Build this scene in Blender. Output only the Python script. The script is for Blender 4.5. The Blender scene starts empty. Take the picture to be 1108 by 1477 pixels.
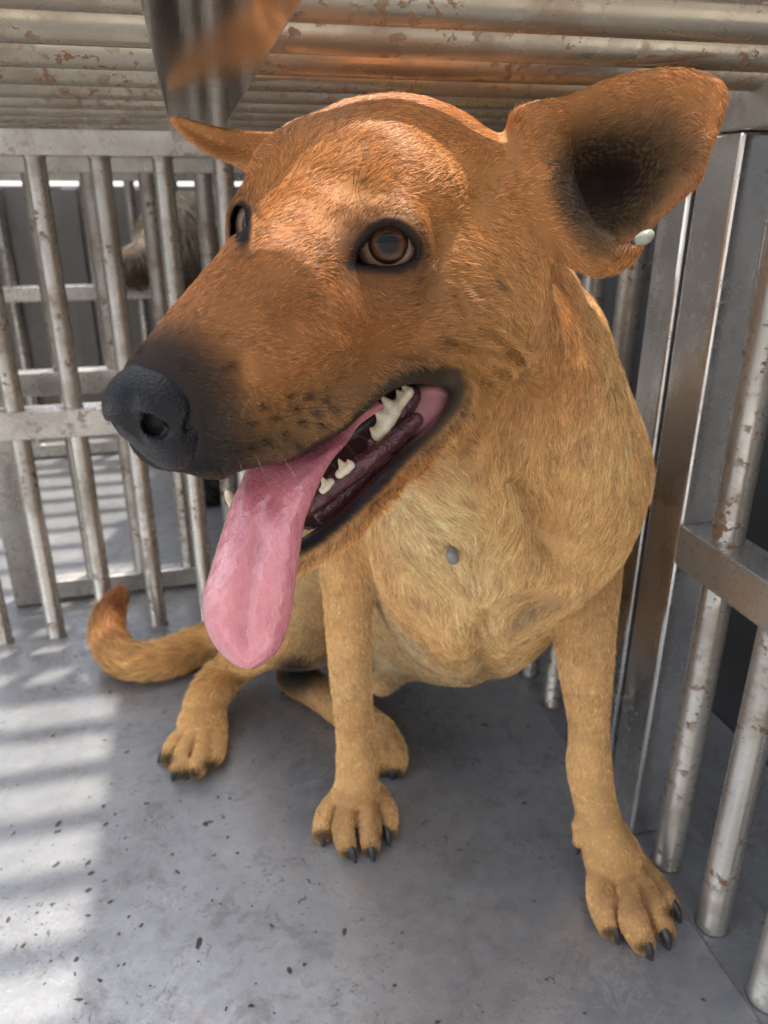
import bpy, math, random
import numpy as np
from mathutils import Vector, Matrix
sc = bpy.context.scene
COL = sc.collection
R = math.radians
random.seed(7); rng = np.random.default_rng(7)

# ---------------------------------------------------------------- camera, sky, sun, exposure
FPX, CX, CY = 1109.0, 554.0, 738.5
PITCH, YAW, CAM_H = R(22.5), R(13.5), 0.48
cam = bpy.data.cameras.new('camera'); cam_ob = bpy.data.objects.new('camera', cam); COL.objects.link(cam_ob); sc.camera = cam_ob
cam_ob.location = (0, 0, CAM_H); cam_ob.rotation_euler = (math.pi/2-PITCH, 0, -YAW)
cam.sensor_fit = 'VERTICAL'; cam.sensor_height = 36; cam.lens = 36*FPX/1477
cam.clip_start = .01; cam.clip_end = 400
cam.dof.use_dof = True; cam.dof.focus_distance = .31; cam.dof.aperture_fstop = 13.0

SUN_EL, SUN_AZ = R(73), R(42)          # azimuth clockwise from +Y
world = bpy.data.worlds.new('World'); sc.world = world; world.use_nodes = True
wn = world.node_tree.nodes; wl = world.node_tree.links
sky = wn.new('ShaderNodeTexSky'); sky.sky_type = 'NISHITA'; sky.sun_disc = False
sky.sun_elevation = SUN_EL; sky.sun_rotation = SUN_AZ; sky.air_density = 1.0; sky.dust_density = 2.0
hs = wn.new('ShaderNodeHueSaturation'); hs.inputs['Saturation'].default_value = .42      # thin bright overcast veil over the blue
wl.new(sky.outputs[0], hs.inputs['Color']); wl.new(hs.outputs[0], wn['Background'].inputs[0]); wn['Background'].inputs[1].default_value = .15
sun = bpy.data.lights.new('sun', 'SUN'); sun.energy = 1.5; sun.angle = R(1.9); sun.color = (1, .95, .87)
sun_ob = bpy.data.objects.new('sun', sun); COL.objects.link(sun_ob)
sd = Vector((math.sin(SUN_AZ)*math.cos(SUN_EL), math.cos(SUN_AZ)*math.cos(SUN_EL), math.sin(SUN_EL)))
sun_ob.rotation_euler = sd.to_track_quat('Z', 'Y').to_euler()
sc.view_settings.view_transform = 'Standard'; sc.view_settings.look = 'None'
sc.view_settings.exposure = 2.3; sc.view_settings.gamma = 1; sc.view_settings.use_curve_mapping = False
sc.render.engine = 'CYCLES'; sc.cycles.use_denoising = True; sc.cycles.denoising_prefilter = 'NONE'; sc.cycles.denoising_input_passes = 'RGB_ALBEDO_NORMAL'
sc.cycles.max_bounces = 10; sc.cycles.diffuse_bounces = 5; sc.cycles.glossy_bounces = 5; sc.cycles.transmission_bounces = 6; sc.cycles.transparent_max_bounces = 8
sc.cycles.sample_clamp_indirect = 6

# ---------------------------------------------------------------- material helper
class Mat:
    def __init__(s, name):
        s.m = bpy.data.materials.new(name); s.m.use_nodes = True
        s.t = s.m.node_tree; s.b = s.t.nodes['Principled BSDF']
    def n(s, typ, **kw):
        nd = s.t.nodes.new('ShaderNode'+typ)
        for k, v in kw.items():
            if k.startswith('i_'):
                key = k[2:].replace('_', ' ')
                nd.inputs[int(key) if key.isdigit() else key].default_value = v
            else: setattr(nd, k, v)
        return nd
    def l(s, a, b): s.t.links.new(a, b)
    def ramp(s, src, stops, interp='LINEAR'):
        r = s.n('ValToRGB'); cr_ = r.color_ramp; cr_.interpolation = interp
        while len(cr_.elements) < len(stops): cr_.elements.new(.5)
        for e, (p, c) in zip(cr_.elements, stops):
            e.position = p; e.color = (c, c, c, 1) if isinstance(c, (int, float)) else (*c, 1)
        s.l(src, r.inputs[0]); return r.outputs[0]
    def mix(s, fac, a, b, blend='MIX'):
        m = s.n('MixRGB', blend_type=blend)
        for i, v in enumerate((fac, a, b)):
            if hasattr(v, 'links') or hasattr(v, 'is_output'): s.l(v, m.inputs[i])
            else: m.inputs[i].default_value = v if isinstance(v, (int, float)) and i == 0 else ((*v, 1) if not isinstance(v, (int, float)) else (v, v, v, 1))
        return m.outputs[0]
    def math(s, op, a, b=0.0, clamp=False):
        m = s.n('Math', operation=op, use_clamp=clamp)
        for i, v in enumerate((a, b)):
            if isinstance(v, (int, float)): m.inputs[i].default_value = v
            else: s.l(v, m.inputs[i])
        return m.outputs[0]
    def coords(s, scale=(1, 1, 1), jitter=True):
        tc = s.n('TexCoord'); mp = s.n('Mapping'); mp.inputs['Scale'].default_value = scale
        if jitter:
            oi = s.n('ObjectInfo'); v = s.n('VectorMath', operation='MULTIPLY_ADD')
            v.inputs[1].default_value = (7.3, 3.1, 5.7)
            s.l(oi.outputs['Random'], v.inputs[0]); s.l(tc.outputs['Object'], v.inputs[2])
            s.l(v.outputs[0], mp.inputs['Vector'])
        else: s.l(tc.outputs['Object'], mp.inputs['Vector'])
        return mp.outputs[0]
    def noise(s, vec, scale, detail=4, rough=.55, dist=0.0):
        n = s.n('TexNoise'); n.inputs['Scale'].default_value = scale; n.inputs['Detail'].default_value = detail
        n.inputs['Roughness'].default_value = rough; n.inputs['Distortion'].default_value = dist
        s.l(vec, n.inputs['Vector']); return n.outputs['Fac']
    def bump(s, h, strength, dist):
        b = s.n('Bump'); b.inputs['Strength'].default_value = strength; b.inputs['Distance'].default_value = dist
        s.l(h, b.inputs['Height']); s.l(b.outputs[0], s.b.inputs['Normal']); return b
    def set(s, **kw):
        for k, v in kw.items():
            i = s.b.inputs[k.replace('_', ' ')]
            if isinstance(v, (int, float)): i.default_value = v
            elif isinstance(v, tuple): i.default_value = (*v, 1) if len(v) == 3 and i.type == 'RGBA' else v
            else: s.l(v, i)
        return s

def steel(name, base, rough, rust=.0, dull=.35, streak=(1, 1, 1), grime=(.33, .30, .25), patch=.22):
    """worn stainless steel: bright metal, matt grime film, rust freckles"""
    M = Mat(name); v = M.coords(); vs = M.coords(streak)
    n1 = M.noise(v, 14, 5); n2 = M.noise(vs, 60, 4, .6); n3 = M.noise(v, 160, 3, .6)
    c = M.mix(M.ramp(n1, [(.35, 0), (.65, 1)]), base, tuple(x*.8 for x in base))
    film = M.ramp(n1, [(.35, dull*.4), (.7, dull)])
    c = M.mix(film, c, grime)
    spots = M.math('MULTIPLY', M.ramp(n3, [(.55, 0), (.60, 1)]), M.ramp(M.noise(v, 22, 4, .6), [(.46, 0), (.58, 1)]))
    wash = M.ramp(M.noise(v, 30, 5, .65), [(.50, 0), (.70, .6)])
    rustf = M.math('MULTIPLY', M.math('MAXIMUM', spots, wash), rust, True)
    c = M.mix(rustf, c, (.165, .085, .042))
    M.set(Base_Color=c, Metallic=M.math('SUBTRACT', 1.0, M.math('MAXIMUM', rustf, M.math('MULTIPLY', film, .9)), True))
    sm = M.noise(M.coords((1.0, 1.0, .5)), 7, 4, .7, 1.0)
    M.set(Roughness=M.math('ADD', M.math('ADD', M.math('MULTIPLY', n2, .22), M.ramp(sm, [(.42, 0), (.62, patch)])), M.math('ADD', M.math('MULTIPLY', rustf, .35), rough-.1), True))
    M.bump(M.math('ADD', n2, M.math('MULTIPLY', rustf, 1.5)), .25, .0006)
    return M.m

M_BAR = steel('tube_steel', (.60, .57, .52), .19, 1.0, .42, (1, 1, .12), (.29, .255, .205))
M_RAIL = steel('rail_steel', (.60, .575, .53), .22, .6, .35)
M_CEIL = steel('ceiling_tube_steel', (.44, .385, .30), .17, 1.0, .45, (.12, 1, 1), (.13, .10, .068))
M_POST = steel('post_steel', (.82, .81, .80), .17, .25, .08, (1, 1, .2))
M_STRIP = steel('strip_steel', (.62, .58, .53), .10, .10, .08, (1, .05, 1), patch=.03)

def floor_mat():
    M = Mat('floor_steel'); v = M.coords(jitter=False)
    cloud = M.noise(v, 7, 7, .68, .2); fine = M.noise(v, 70, 6, .7, .4); scr = M.noise(v, 34, 7, .75, 1.6)
    c = M.mix(M.ramp(cloud, [(.3, 0), (.7, 1)]), (.22, .222, .228), (.38, .38, .38))
    swirl = M.math('MULTIPLY', M.ramp(scr, [(.50, 0), (.56, .6), (.60, 0)]), M.ramp(M.noise(v, 5, 2), [(.42, 0), (.66, 1)]))
    c = M.mix(swirl, c, (.40, .395, .385))
    dirt = M.math('MULTIPLY', M.ramp(M.noise(v, 190, 5, .65, 1.2), [(.60, 0), (.635, 1)]), M.ramp(M.noise(v, 11, 3), [(.42, 0), (.56, 1)]))
    c = M.mix(dirt, c, (.05, .042, .032))
    stain = M.math('MULTIPLY', M.ramp(M.noise(v, 60, 4, .6, .5), [(.62, 0), (.72, .7)]), M.ramp(M.noise(v, 7, 2), [(.5, 0), (.62, 1)]))
    c = M.mix(stain, c, (.30, .20, .10))
    v2 = M.coords((1, .15, 1), jitter=False); sc1 = M.noise(v2, 260, 3, .7); c = M.mix(M.ramp(sc1, [(.66, 0), (.72, .35)]), c, (.48, .48, .47))
    blot = M.ramp(M.noise(v, 38, 6, .75, .4), [(.52, 0), (.62, .42), (.74, .15)]); c = M.mix(blot, c, (.125, .118, .108))
    grime = M.ramp(fine, [(.45, 0), (.75, .35)])
    c = M.mix(grime, c, (.13, .125, .12))
    M.set(Base_Color=c, Metallic=M.math('SUBTRACT', .55, M.math('MAXIMUM', dirt, M.math('MULTIPLY', grime, .8)), True))
    M.set(Roughness=M.math('ADD', M.math('ADD', M.math('MULTIPLY', fine, .25), M.math('MULTIPLY', blot, .35)), .19, True))
    M.bump(M.math('ADD', M.math('MULTIPLY', cloud, 2.0), M.math('ADD', M.math('MULTIPLY', scr, .5), M.math('MULTIPLY', dirt, .8))), .25, .0012)
    return M.m
M_FLOOR = floor_mat()
def plain(name, col, rough=.6, metal=0.0, nscale=20, var=.25, bump=.2):
    M = Mat(name); v = M.coords(); n = M.noise(v, nscale, 5, .6)
    c = M.mix(n, tuple(x*(1-var) for x in col), tuple(min(x*(1+var), 1) for x in col))
    M.set(Base_Color=c, Roughness=rough, Metallic=metal); M.bump(n, bump, .001); return M.m
M_DARK = plain('dark_sheet_steel', (.12, .12, .118), .40, .55, 8, .3, .1)
M_FAR = steel('far_sheet_steel', (.22, .215, .205), .34, .25, .5, (3, 3, .15), (.16, .15, .135))
M_GROUND = plain('concrete', (.40, .385, .36), .9, 0, 3, .25)
M_BLOCKER = plain('sun_blocker_sheet', (.42, .40, .36), .6, .0, 4, .1)  # for the added sheets that keep sun off the cages
M_PALE = plain('pale_sheet', (.50, .48, .45), .6, 0, 5, .15)
M_WELD = plain('weld_metal', (.22, .18, .14), .5, .7, 200, .4, .8)

# ---------------------------------------------------------------- mesh helpers
def mesh_ob(name, V, Fc, mat, parent=None, smooth=True, crease=None):
    me = bpy.data.meshes.new(name); me.from_pydata([tuple(p) for p in V], [], [tuple(q) for q in Fc]); me.materials.append(mat)
    if smooth: me.polygons.foreach_set('use_smooth', [True]*len(me.polygons))
    me.update(); o = bpy.data.objects.new(name, me); COL.objects.link(o); o.parent = parent
    return o
def empty(name, loc, label, cat, group=None):
    o = bpy.data.objects.new(name, None); COL.objects.link(o); o.location = loc; o.empty_display_size = .05
    tag(o, label, cat, group); return o
def tag(o, label, cat, group=None):
    o['label'] = label; o['category'] = cat; o['kind'] = 'thing'
    if group: o['group'] = group
def structure(o): o['kind'] = 'structure'; return o
def box_mesh(size, bev=.0015, name='box'):
    import bmesh
    bm = bmesh.new(); bmesh.ops.create_cube(bm, size=1)
    for v in bm.verts: v.co = Vector((v.co.x*size[0], v.co.y*size[1], v.co.z*size[2]))
    if bev: bmesh.ops.bevel(bm, geom=list(bm.edges), offset=bev, segments=2, affect='EDGES', profile=.5)
    me = bpy.data.meshes.new(name); bm.to_mesh(me); bm.free(); return me
def box(name, lo, hi, mat, parent=None, bev=.0015):
    lo, hi = Vector(lo), Vector(hi)
    me = box_mesh(hi-lo, bev, name); me.materials.append(mat)
    o = bpy.data.objects.new(name, me); COL.objects.link(o); o.location = (lo+hi)/2; put(o, parent); return o
def put(o, parent):
    if parent: o.parent = parent; o.location = o.location-parent.location
def tube_mesh(name, L, r, mat, seg=24, axis='Z'):
    """round tube of length L with a little weld collar at both ends, along one axis, centred"""
    V, Fc = [], []
    prof = [(-L/2, r+.0014), (-L/2+.0015, r+.0012), (-L/2+.003, r), (0, r), (L/2-.003, r), (L/2-.0015, r+.0012), (L/2, r+.0014)]
    for z, rr in prof:
        for k in range(seg):
            a = 2*math.pi*k/seg; p = (rr*math.cos(a), rr*math.sin(a), z)
            V.append(p if axis == 'Z' else (p[2], p[0], p[1]))
    for i in range(len(prof)-1):
        for k in range(seg): Fc.append((i*seg+k, i*seg+(k+1) % seg, (i+1)*seg+(k+1) % seg, (i+1)*seg+k))
    Fc.append(tuple(range(seg-1, -1, -1))); Fc.append(tuple((len(prof)-1)*seg+k for k in range(seg)))
    me = bpy.data.meshes.new(name); me.from_pydata(V, [], Fc); me.materials.append(mat)
    me.polygons.foreach_set('use_smooth', [len(p.vertices) == 4 for p in me.polygons]); me.update(); return me
def inst(name, me, loc, parent, rot=None):
    o = bpy.data.objects.new(name, me); COL.objects.link(o); o.location = loc; put(o, parent)
    if rot: o.rotation_euler = rot
    return o

# ---------------------------------------------------------------- floor, ground
g = structure(mesh_ob('ground', [(-60, -60, -.62), (60, -60, -.62), (60, 60, -.62), (-60, 60, -.62)], [(0, 1, 2, 3)], M_GROUND, smooth=False))
fl = structure(box('floor', (-1.2, -.10, -.03), (.3030, .8340, .004), M_FLOOR, bev=.0014))
fb = structure(box('floor_flange', (.3052, -.12, -.05), (.3615, .8365, 0), M_FLOOR, bev=.001))
fb2 = structure(box('floor_flange', (-1.2, .8366, -.05), (.3615, 2.2, -.0005), M_FLOOR, bev=.001))
gut = structure(box('floor_channel', (.3655, -.12, -.06), (.4770, 2.2, -.008), M_FLOOR, bev=.001))

# ---------------------------------------------------------------- bar partition behind the dog
Z0, Z1, BY = 0.0, .512, .845
def rails_and_bars(name, Y, xs, r, rails, label, zlo, zhi, posts=(), mat=M_BAR, rmat=M_RAIL, depth=.026, group=None):
    root = empty(name, (0, Y, 0), label, 'cage panel', group)
    me = tube_mesh('bar', zhi-zlo, r, mat)
    for x in xs: inst('bar', me, (x, Y, (zlo+zhi)/2), root, (0, 0, random.uniform(0, 6.28)))
    for (x0, x1, z0, z1) in rails: box('rail', (x0, Y-depth/2, z0), (x1, Y+depth/2, z1), rmat, root)
    for (x0, x1, z0, z1) in posts: box('post', (x0, Y-.015, z0), (x1, Y+.015, z1), rmat, root)
    return root
SP = .0577
xs = [-.0755+SP*k for k in range(-15, 7)]
rails_and_bars('cage_partition', BY, xs, .0098, [(-1.0, .30, .243, .273), (-1.0, .30, .5125, .5475)],
    'rusty steel bar partition with a wide middle rail, standing close behind the tail', 0, .513, depth=.028)
xs2 = [-.0965+SP*1.02*k for k in range(-2, 8)]
rails_and_bars('cage_partition', .945, xs2, .0098, [(-.217, .30, .004, .028), (-.217, .30, .265, .292), (-.217, .30, .50, .524)],
    'second steel bar panel with a low bottom rail, just beyond the rusty partition', .027, .505, [(-.252, -.218, .001, .53)], depth=.022)
# next cages farther back
fx = [-.62+.075*k for k in range(0, 14)]
rails_and_bars('cage_partition', 1.56, fx, .0095, [(-.66, .42, .298, .324), (-.66, .42, .50, .522), (-.66, .42, .003, .028)],
    'far dim bar panel with a shiny crossbar in front of the dark back wall', .02, .505, depth=.024)
def wall(name, lo, hi, mat, label):
    o = box(name, lo, hi, mat, bev=.002); tag(o, label, 'wall'); return o
bw = wall('wall', (-.9, 1.78, -.05), (.62, 1.80, .495), M_FAR, 'dark sheet metal back wall behind the far bar panel')
for k in range(10): box('rib', (-.80+.14*k, 1.765, -.02), (-.77+.14*k, 1.779, .49), M_FAR, bw, .002)
wall('wall', (-.92, .955, -.05), (-.90, 1.765, .50), M_FAR, 'sheet metal side wall of the far cage')
sw = wall('wall', (.478, -.1, -.06), (.49, 1.76, 1.097), M_DARK, 'dark grey sheet metal panel seen between the bars of the cage door')  # carried up out of view to block sky from the right
for z in (.16, .40): box('seam', (.474, -.1, z), (.4775, 1.70, z+.012), M_DARK, sw, .001)

# ---------------------------------------------------------------- ceiling bars and the flat strip
ce = empty('ceiling_grille', (0, 0, .53), 'cage ceiling of rusty steel tubes lying side by side above the dog', 'cage ceiling')
me = tube_mesh('tube', 1.32, .0118, M_CEIL, axis='X')
for k in range(14):
    inst('tube', me, (-.34, .04+.0615*k, .5425), ce, (random.uniform(0, 6.28), 0, 0))
box('strip', (-.0065, -.05, .5250), (.0335, .82, .5300), M_STRIP, ce, .0008)
me2 = tube_mesh('tube', 1.50, .0112, M_CEIL, axis='X')
for k in range(13):
    inst('tube', me2, (-.20, .9+.066*k, .5425), ce, (random.uniform(0, 6.28), 0, 0))

# ---------------------------------------------------------------- right side: fixed frame, door
sf = empty('side_frame', (.317, .60, 0), 'fixed steel side frame with a flat post, half hidden by the neck and shoulder', 'cage panel')
me = tube_mesh('bar', .513, .0100, M_BAR)
for y in (.535, .592, .649, .706, .763): inst('bar', me, (.318, y, .2565), sf, (0, 0, random.uniform(0, 6.28)))
box('post', (.304, .4575, .0), (.334, .489, .512), M_POST, sf, .002)
box('rail', (.304, .4895, .244), (.332, .83, .273), M_RAIL, sf)
box('rail', (.302, .4575, .5125), (.336, .83, .5475), M_RAIL, sf)
dr_ = empty('cage_gate', (.317, .30, 0), 'steel barred cage door with a dark crossbar, standing beside the front paw', 'gate')
box('post', (.304, .414, .0005), (.334, .4515, .512), M_POST, dr_, .002)
me = tube_mesh('bar', .512, .0106, M_BAR)
for y in (.385, .3285, .272, .2155, .159): inst('bar', me, (.3185, y, .2565), dr_, (0, 0, random.uniform(0, 6.28)))
box('rail', (.3035, .10, .2455), (.3335, .4135, .2745), M_RAIL, dr_)
box('rail', (.302, .10, .5125), (.336, .4515, .5475), M_RAIL, dr_)

# ---------------------------------------------------------------- added unseen sheets blocking sun, and a wall for fill and reflections
aw = empty('sun_blocker', (1.2, 1.2, 1.10), 'unseen flat sheets added to block sun above the back and right of the cages', 'sun_blocker')  # added out of view to shape the sun patches
box('panel', (.115, .575, 1.10), (2.2, 2.6, 1.108), M_BLOCKER, aw, 0)
box('panel', (.37, -.1, 1.10), (2.2, .57, 1.108), M_BLOCKER, aw, 0)
for x, y in ((2.1, .0), (2.1, 2.5), (.42, 2.5)): box('pole', (x-.015, y-.015, -.62), (x+.015, y+.015, 1.0995), M_RAIL, aw, .002)
ow = wall('wall', (-2.2, -1.75, -.62), (2.2, -1.70, 1.25), M_PALE, 'unseen pale sheet wall added for fill light, facing the open side of the cage')  # added out of view to bounce light and reflect in the eyes
for k in range(30): box('rib', (-2.1+.14*k, -1.699, -.6), (-2.07+.14*k, -1.68, 1.23), M_RAIL, ow, .002)

# ---------------------------------------------------------------- picture ray helpers used to lay the dog out
cf = np.array([math.sin(YAW)*math.cos(PITCH), math.cos(YAW)*math.cos(PITCH), -math.sin(PITCH)])
cr = np.array([math.cos(YAW), -math.sin(YAW), 0.0])
cu = np.cross(cr, cf)
CAM = np.array([0, 0, CAM_H])

def ray(x, y): return cf + cr*((x-CX)/FPX) - cu*((y-CY)/FPX)
def at_d(x, y, d): return CAM + ray(x, y)*d
def at_y(x, y, Y):
    q = ray(x, y); return CAM + q*(Y/q[1])
def at_z(x, y, z):
    q = ray(x, y); return CAM + q*((z-CAM_H)/q[2])
def proj(p):
    d = np.asarray(p)-CAM; z = d@cf
    return CX+FPX*(d@cr)/z, CY-FPX*(d@cu)/z, z

HR = np.array([[-0.607, 0.794, 0.029], [-0.791, -0.601, -0.113], [-0.072, -0.092, 0.993]])
HO = np.array([0.055, 0.328, 0.466]); HS = 1.12e-3
def hd(F, L, U): return HO + HR@(np.array([F, L, U], float)*HS)

# ---------------------------------------------------------------- distance-field sculpting
class Field:
    def __init__(s, xs, ys, zs):
        s.ax = [np.asarray(a, np.float32) for a in (xs, ys, zs)]
        s.v = np.full([len(a) for a in s.ax], 0.08, np.float32)
    def box(s, lo, hi, pad):
        sl, g = [], []
        for i in range(3):
            a = max(int(np.searchsorted(s.ax[i], lo[i]-pad))-1, 0); b = min(int(np.searchsorted(s.ax[i], hi[i]+pad))+1, len(s.ax[i]))
            sl.append(slice(a, max(b, a+1)))
            sh = [1, 1, 1]; sh[i] = -1
            g.append(s.ax[i][sl[i]].reshape(sh))
        return tuple(sl), g
    def join(s, sl, d, k, op):
        v = s.v[sl]
        if op == 'cut':
            d = -d
            if k > 0:
                h = np.maximum(k-np.abs(v-d), 0)/k; s.v[sl] = np.maximum(v, d)+h*h*k*.25
            else: s.v[sl] = np.maximum(v, d)
        else:
            if k > 0:
                h = np.maximum(k-np.abs(v-d), 0)/k; s.v[sl] = np.minimum(v, d)-h*h*k*.25
            else: s.v[sl] = np.minimum(v, d)
    def cone(s, a, b, ra, rb, k=.01, op='add'):
        a = np.asarray(a, float); b = np.asarray(b, float); r = max(ra, rb)
        sl, (X, Y, Z) = s.box(np.minimum(a, b)-r, np.maximum(a, b)+r, k+.006)
        ab = b-a; L2 = max(ab@ab, 1e-12)
        t = np.clip(((X-a[0])*ab[0]+(Y-a[1])*ab[1]+(Z-a[2])*ab[2])/L2, 0, 1).astype(np.float32)
        d = np.sqrt((X-a[0]-t*ab[0])**2+(Y-a[1]-t*ab[1])**2+(Z-a[2]-t*ab[2])**2)-(ra+(rb-ra)*t)
        s.join(sl, d.astype(np.float32), k, op)
    def chain(s, pts, k=.01, op='add', sub=4):
        q = np.array([[*p, r] for p, r in pts], float)
        if len(q) > 2:
            out = []
            for i in range(len(q)-1):
                p0, p1, p2, p3 = q[max(i-1, 0)], q[i], q[i+1], q[min(i+2, len(q)-1)]
                for j in range(sub):
                    t = j/sub; out.append(.5*(2*p1+(p2-p0)*t+(2*p0-5*p1+4*p2-p3)*t*t+(3*p1-p0-3*p2+p3)*t**3))
            q = np.array(out+[q[-1]])
        r = q[:, 3].max(); sl, (X, Y, Z) = s.box(q[:, :3].min(0)-r, q[:, :3].max(0)+r, k+.006)
        D = None
        for a, b in zip(q, q[1:]):
            ab = b[:3]-a[:3]; L2 = max(ab@ab, 1e-12)
            t = np.clip(((X-a[0])*ab[0]+(Y-a[1])*ab[1]+(Z-a[2])*ab[2])/L2, 0, 1)
            d = (np.sqrt((X-a[0]-t*ab[0])**2+(Y-a[1]-t*ab[1])**2+(Z-a[2]-t*ab[2])**2)-(a[3]+(b[3]-a[3])*t)).astype(np.float32)
            D = d if D is None else np.minimum(D, d)
        s.join(sl, D, k, op)
    def ball(s, c, r, k=.01, op='add'): s.cone(c, np.asarray(c)+1e-6, r, r, k, op)
    def ell(s, c, M, r, k=.01, op='add'):
        c = np.asarray(c, float); r = np.asarray(r, float); R = r.max()
        sl, (X, Y, Z) = s.box(c-R, c+R, k+.006)
        q = [((X-c[0])*M[0, i]+(Y-c[1])*M[1, i]+(Z-c[2])*M[2, i])/r[i] for i in range(3)]
        k0 = np.sqrt(q[0]**2+q[1]**2+q[2]**2)
        k1 = np.sqrt((q[0]/r[0])**2+(q[1]/r[1])**2+(q[2]/r[2])**2)+1e-9
        s.join(sl, (k0*(k0-1)/k1).astype(np.float32), k, op)
    def custom(s, lo, hi, fn, k=.01, op='add'):
        sl, (X, Y, Z) = s.box(np.asarray(lo), np.asarray(hi), k+.006)
        s.join(sl, fn(X, Y, Z).astype(np.float32), k, op)
    def mesh(s):
        v = s.v; ins = v < 0
        nx, ny, nz = v.shape
        cnt = np.zeros((nx-1, ny-1, nz-1), np.int8)
        C8 = [(i, j, k) for i in (0, 1) for j in (0, 1) for k in (0, 1)]
        for i, j, k in C8: cnt += ins[i:nx-1+i, j:ny-1+j, k:nz-1+k]
        act = (cnt > 0) & (cnt < 8)
        I = np.argwhere(act); idx = np.full(act.shape, -1, np.int32); idx[act] = np.arange(len(I), dtype=np.int32)
        val = {c: v[I[:, 0]+c[0], I[:, 1]+c[1], I[:, 2]+c[2]] for c in C8}
        acc = np.zeros((len(I), 3)); n = np.zeros(len(I))
        for c in C8:
            for ax in range(3):
                if c[ax] == 0:
                    e = list(c); e[ax] = 1; e = tuple(e)
                    A, B = val[c], val[e]; m = (A < 0) != (B < 0)
                    t = np.where(m, A/np.where(m, A-B, 1), 0)
                    p = np.array(c, float)[None, :]+np.zeros((len(I), 3)); p[:, ax] += t
                    acc += p*m[:, None]; n += m
        P = acc/n[:, None]
        V = np.zeros((len(I), 3))
        for ax in range(3):
            a = s.ax[ax][I[:, ax]]; b = s.ax[ax][I[:, ax]+1]; V[:, ax] = a+(b-a)*P[:, ax]
        Q = []
        for ax in range(3):
            u, w = [(1, 2), (2, 0), (0, 1)][ax]
            A = np.take(ins, range(0, v.shape[ax]-1), ax); B = np.take(ins, range(1, v.shape[ax]), ax)
            for flip in (0, 1):
                E = np.argwhere((A & ~B) if flip == 0 else (~A & B))
                E = E[(E[:, u] > 0) & (E[:, w] > 0) & (E[:, u] < v.shape[u]-1) & (E[:, w] < v.shape[w]-1)]
                def cell(du, dw):
                    q = E.copy(); q[:, u] -= du; q[:, w] -= dw; return idx[q[:, 0], q[:, 1], q[:, 2]]
                q = np.stack([cell(1, 1), cell(0, 1), cell(0, 0), cell(1, 0)], 1)
                Q.append(q if flip == 0 else q[:, ::-1])
        return V, np.concatenate(Q)

def poly_sd(px, py, poly):
    """signed distance in pixels to a closed outline, negative inside"""
    d = np.full(np.broadcast(px, py).shape, 1e9, np.float32); ins = np.zeros(d.shape, bool)
    n = len(poly)
    for i in range(n):
        x0, y0 = poly[i]; x1, y1 = poly[(i+1) % n]
        ex, ey = x1-x0, y1-y0; L = ex*ex+ey*ey+1e-9
        t = np.clip(((px-x0)*ex+(py-y0)*ey)/L, 0, 1)
        d = np.minimum(d, (px-x0-t*ex)**2+(py-y0-t*ey)**2)
        if y0 != y1: ins ^= ((y0 > py) != (y1 > py)) & (px < (x1-x0)*(py-y0)/(y1-y0)+x0)
    d = np.sqrt(d)
    return np.where(ins, -d, d)
def smooth_poly(p, n=2):
    p = np.array(p, float)
    for _ in range(n):
        q = np.roll(p, -1, 0); p = np.stack([.75*p+.25*q, .25*p+.75*q], 1).reshape(-1, 2)
    return p
def grid_proj(X, Y, Z):
    x, y, z = X-CAM[0], Y-CAM[1], Z-CAM[2]
    d = x*cf[0]+y*cf[1]+z*cf[2]
    dd = np.maximum(d, .05)
    return CX+FPX*(x*cr[0]+y*cr[1]+z*cr[2])/dd, CY-FPX*(x*cu[0]+y*cu[1]+z*cu[2])/dd, d
def poly_box(poly, d0, d1):
    P = np.array([at_d(x, y, d) for x, y in poly for d in (d0, d1)]); return P.min(0), P.max(0)
def smax(a, b, k):
    h = np.maximum(k-np.abs(a-b), 0)/k; return np.maximum(a, b)+h*h*k*.25

def axis(spec):
    """spec: list of (start, end, step)"""
    out = []
    for a, b, st in spec: out += list(np.linspace(a, b, max(int(round((b-a)/st)), 1), endpoint=False))
    return np.array(out+[spec[-1][1]])

EYE_R = .0122
EYE_L, EYE_Rt = at_d(560, 354, .2945), hd(-1, -27.2, -2)

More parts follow.
